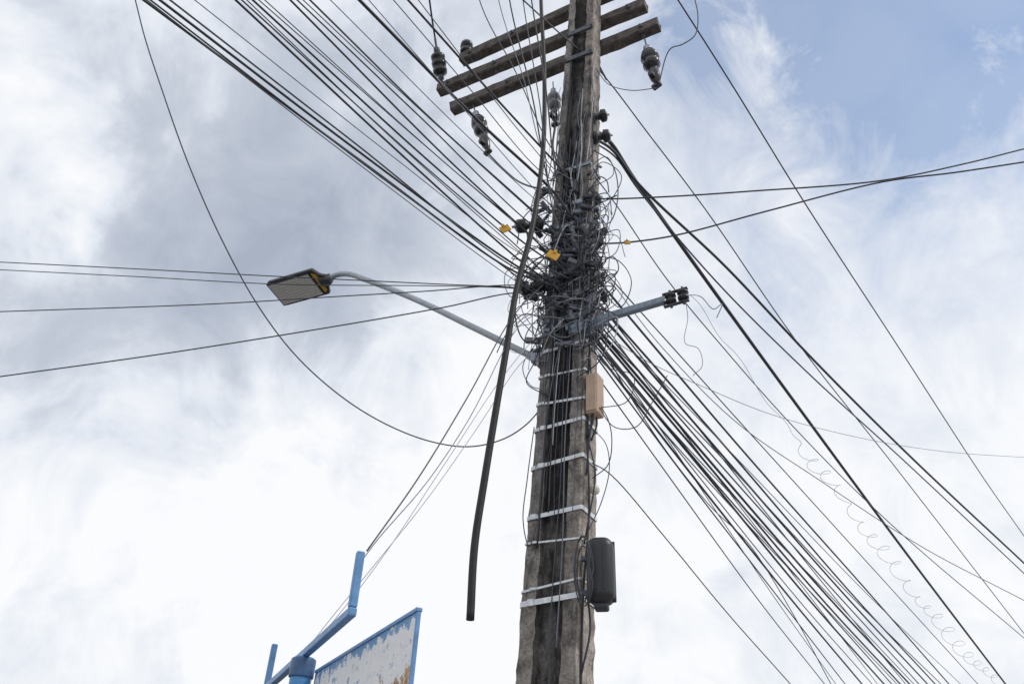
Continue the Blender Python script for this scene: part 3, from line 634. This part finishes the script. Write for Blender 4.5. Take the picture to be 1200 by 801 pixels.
# ------------------------------------------------------------------ world and sun
SE, SR = 48, 105
w = bpy.data.worlds.new('World'); scene.world = w; w.use_nodes = True; nt = w.node_tree; nt.nodes.clear()
N = nt.nodes.new; Lk = nt.links.new
def val(x, sock):
    if isinstance(x, (int, float)): sock.default_value = x
    else: Lk(x, sock)
def mth(op, a, b=0.0, c=None, clamp=False):
    n = N('ShaderNodeMath'); n.operation = op; n.use_clamp = clamp; val(a, n.inputs[0]); val(b, n.inputs[1])
    if c is not None: val(c, n.inputs[2])
    return n.outputs[0]
tc = N('ShaderNodeTexCoord'); D = tc.outputs['Generated']
def noise(vec, scale, detail=6, rough=.6, off=(0, 0, 0), dist=0.0):
    mp = N('ShaderNodeMapping'); mp.inputs['Location'].default_value = off; Lk(vec, mp.inputs['Vector'])
    n = N('ShaderNodeTexNoise'); n.inputs['Scale'].default_value = scale; n.inputs['Detail'].default_value = detail; n.inputs['Roughness'].default_value = rough; n.inputs['Distortion'].default_value = dist
    Lk(mp.outputs['Vector'], n.inputs['Vector']); return n
def warp(sc, amt, det):
    wn = noise(D, sc, det, .6)
    sub = N('ShaderNodeVectorMath'); sub.operation = 'SUBTRACT'; Lk(wn.outputs['Color'], sub.inputs[0]); sub.inputs[1].default_value = (.5, .5, .5)
    scl = N('ShaderNodeVectorMath'); scl.operation = 'SCALE'; Lk(sub.outputs[0], scl.inputs[0]); scl.inputs['Scale'].default_value = amt
    add = N('ShaderNodeVectorMath'); add.operation = 'ADD'; Lk(D, add.inputs[0]); Lk(scl.outputs[0], add.inputs[1])
    nrm = N('ShaderNodeVectorMath'); nrm.operation = 'NORMALIZE'; Lk(add.outputs[0], nrm.inputs[0]); return nrm.outputs[0]
WD = warp(5, .26, 5); WS = warp(4, .12, 5)
def blobs(base, lst, vec):
    acc = base
    for px, py, s, a in lst:
        d = ray(px, py).normalized(); dn = N('ShaderNodeVectorMath'); dn.operation = 'DOT_PRODUCT'; Lk(vec, dn.inputs[0]); dn.inputs[1].default_value = d
        t = mth('SUBTRACT', dn.outputs['Value'], 1.0); t = mth('MULTIPLY', t, 1 / (s / F) ** 2); t = mth('EXPONENT', t)
        acc = mth('MULTIPLY_ADD', t, a, acc)
    return acc
V = blobs(.87, [(270, 110, 120, -.33), (330, 260, 110, -.33), (190, 430, 120, -.36), (400, 390, 90, -.30), (20, 360, 100, -.26), (500, 110, 110, -.22), (60, 810, 80, -.36), (200, 810, 40, -.2), (15, 0, 55, -.32), (560, 300, 80, -.12),
                (45, 110, 60, .34), (105, 240, 35, .34), (110, 620, 150, .22), (420, 640, 180, .22), (900, 120, 250, .02)], WD)
f1 = noise(D, 8.5, 10, .60, (2.3, .7, 1.1), .5); f2 = noise(D, 3.2, 5, .5, (5.1, 3.3, .4))
V = mth('MULTIPLY_ADD', mth('SUBTRACT', f1.outputs['Fac'], .5), 1.05, V)
V = mth('MULTIPLY_ADD', mth('SUBTRACT', f2.outputs['Fac'], .5), .10, V)
cr = N('ShaderNodeValToRGB'); e = cr.color_ramp.elements
e[0].position = .12; e[0].color = (.40, .45, .55, 1); e[1].position = .92; e[1].color = (.97, .98, 1.0, 1)
x = e.new(.48); x.color = (.57, .62, .71, 1); x = e.new(.70); x.color = (.80, .84, .91, 1)
Lk(V, cr.inputs['Fac'])
Bm = blobs(.012, [(1210, -30, 100, .80), (1070, -60, 85, .72), (930, -60, 85, .68), (830, 5, 60, .26), (920, 190, 100, .16), (1000, 270, 90, .10), (710, -10, 80, .26), (1180, 130, 100, .13), (860, 330, 110, .12), (1130, 290, 150, .09)], WS)
f3 = noise(D, 9, 10, .64, (1.7, 4.4, 2.9), .6)
Bm = mth('MULTIPLY_ADD', mth('SUBTRACT', f3.outputs['Fac'], .5), mth('MULTIPLY', Bm, 3.4), Bm)
Bm = mth('MINIMUM', mth('MAXIMUM', Bm, 0.0), .74)
sky = N('ShaderNodeTexSky'); sky.sky_type = 'NISHITA'; sky.sun_disc = False; sky.sun_elevation = R(SE); sky.sun_rotation = R(SR); sky.altitude = 50; sky.air_density = 1.3; sky.dust_density = 0.0; sky.ozone_density = 3.5
b1_ = N('ShaderNodeBackground'); Lk(sky.outputs[0], b1_.inputs['Color']); b1_.inputs['Strength'].default_value = .15
b2_ = N('ShaderNodeBackground'); Lk(cr.outputs['Color'], b2_.inputs['Color']); b2_.inputs['Strength'].default_value = 1.0
mx = N('ShaderNodeMixShader'); Lk(Bm, mx.inputs[0]); Lk(b2_.outputs[0], mx.inputs[1]); Lk(b1_.outputs[0], mx.inputs[2])
out = N('ShaderNodeOutputWorld'); Lk(mx.outputs[0], out.inputs['Surface'])
sun = bpy.data.lights.new('sun', 'SUN'); sun.energy = 1.5; sun.angle = R(12); sun.color = (1, .94, .86)
so = bpy.data.objects.new('sun', sun); COL.objects.link(so)
sdv = Vector((math.sin(R(SR)) * math.cos(R(SE)), math.cos(R(SR)) * math.cos(R(SE)), math.sin(R(SE))))
so.rotation_euler = sdv.to_track_quat('Z', 'Y').to_euler(); so.location = sdv * 30
scene.view_settings.view_transform = 'Standard'; scene.view_settings.look = 'None'; scene.view_settings.exposure = 0
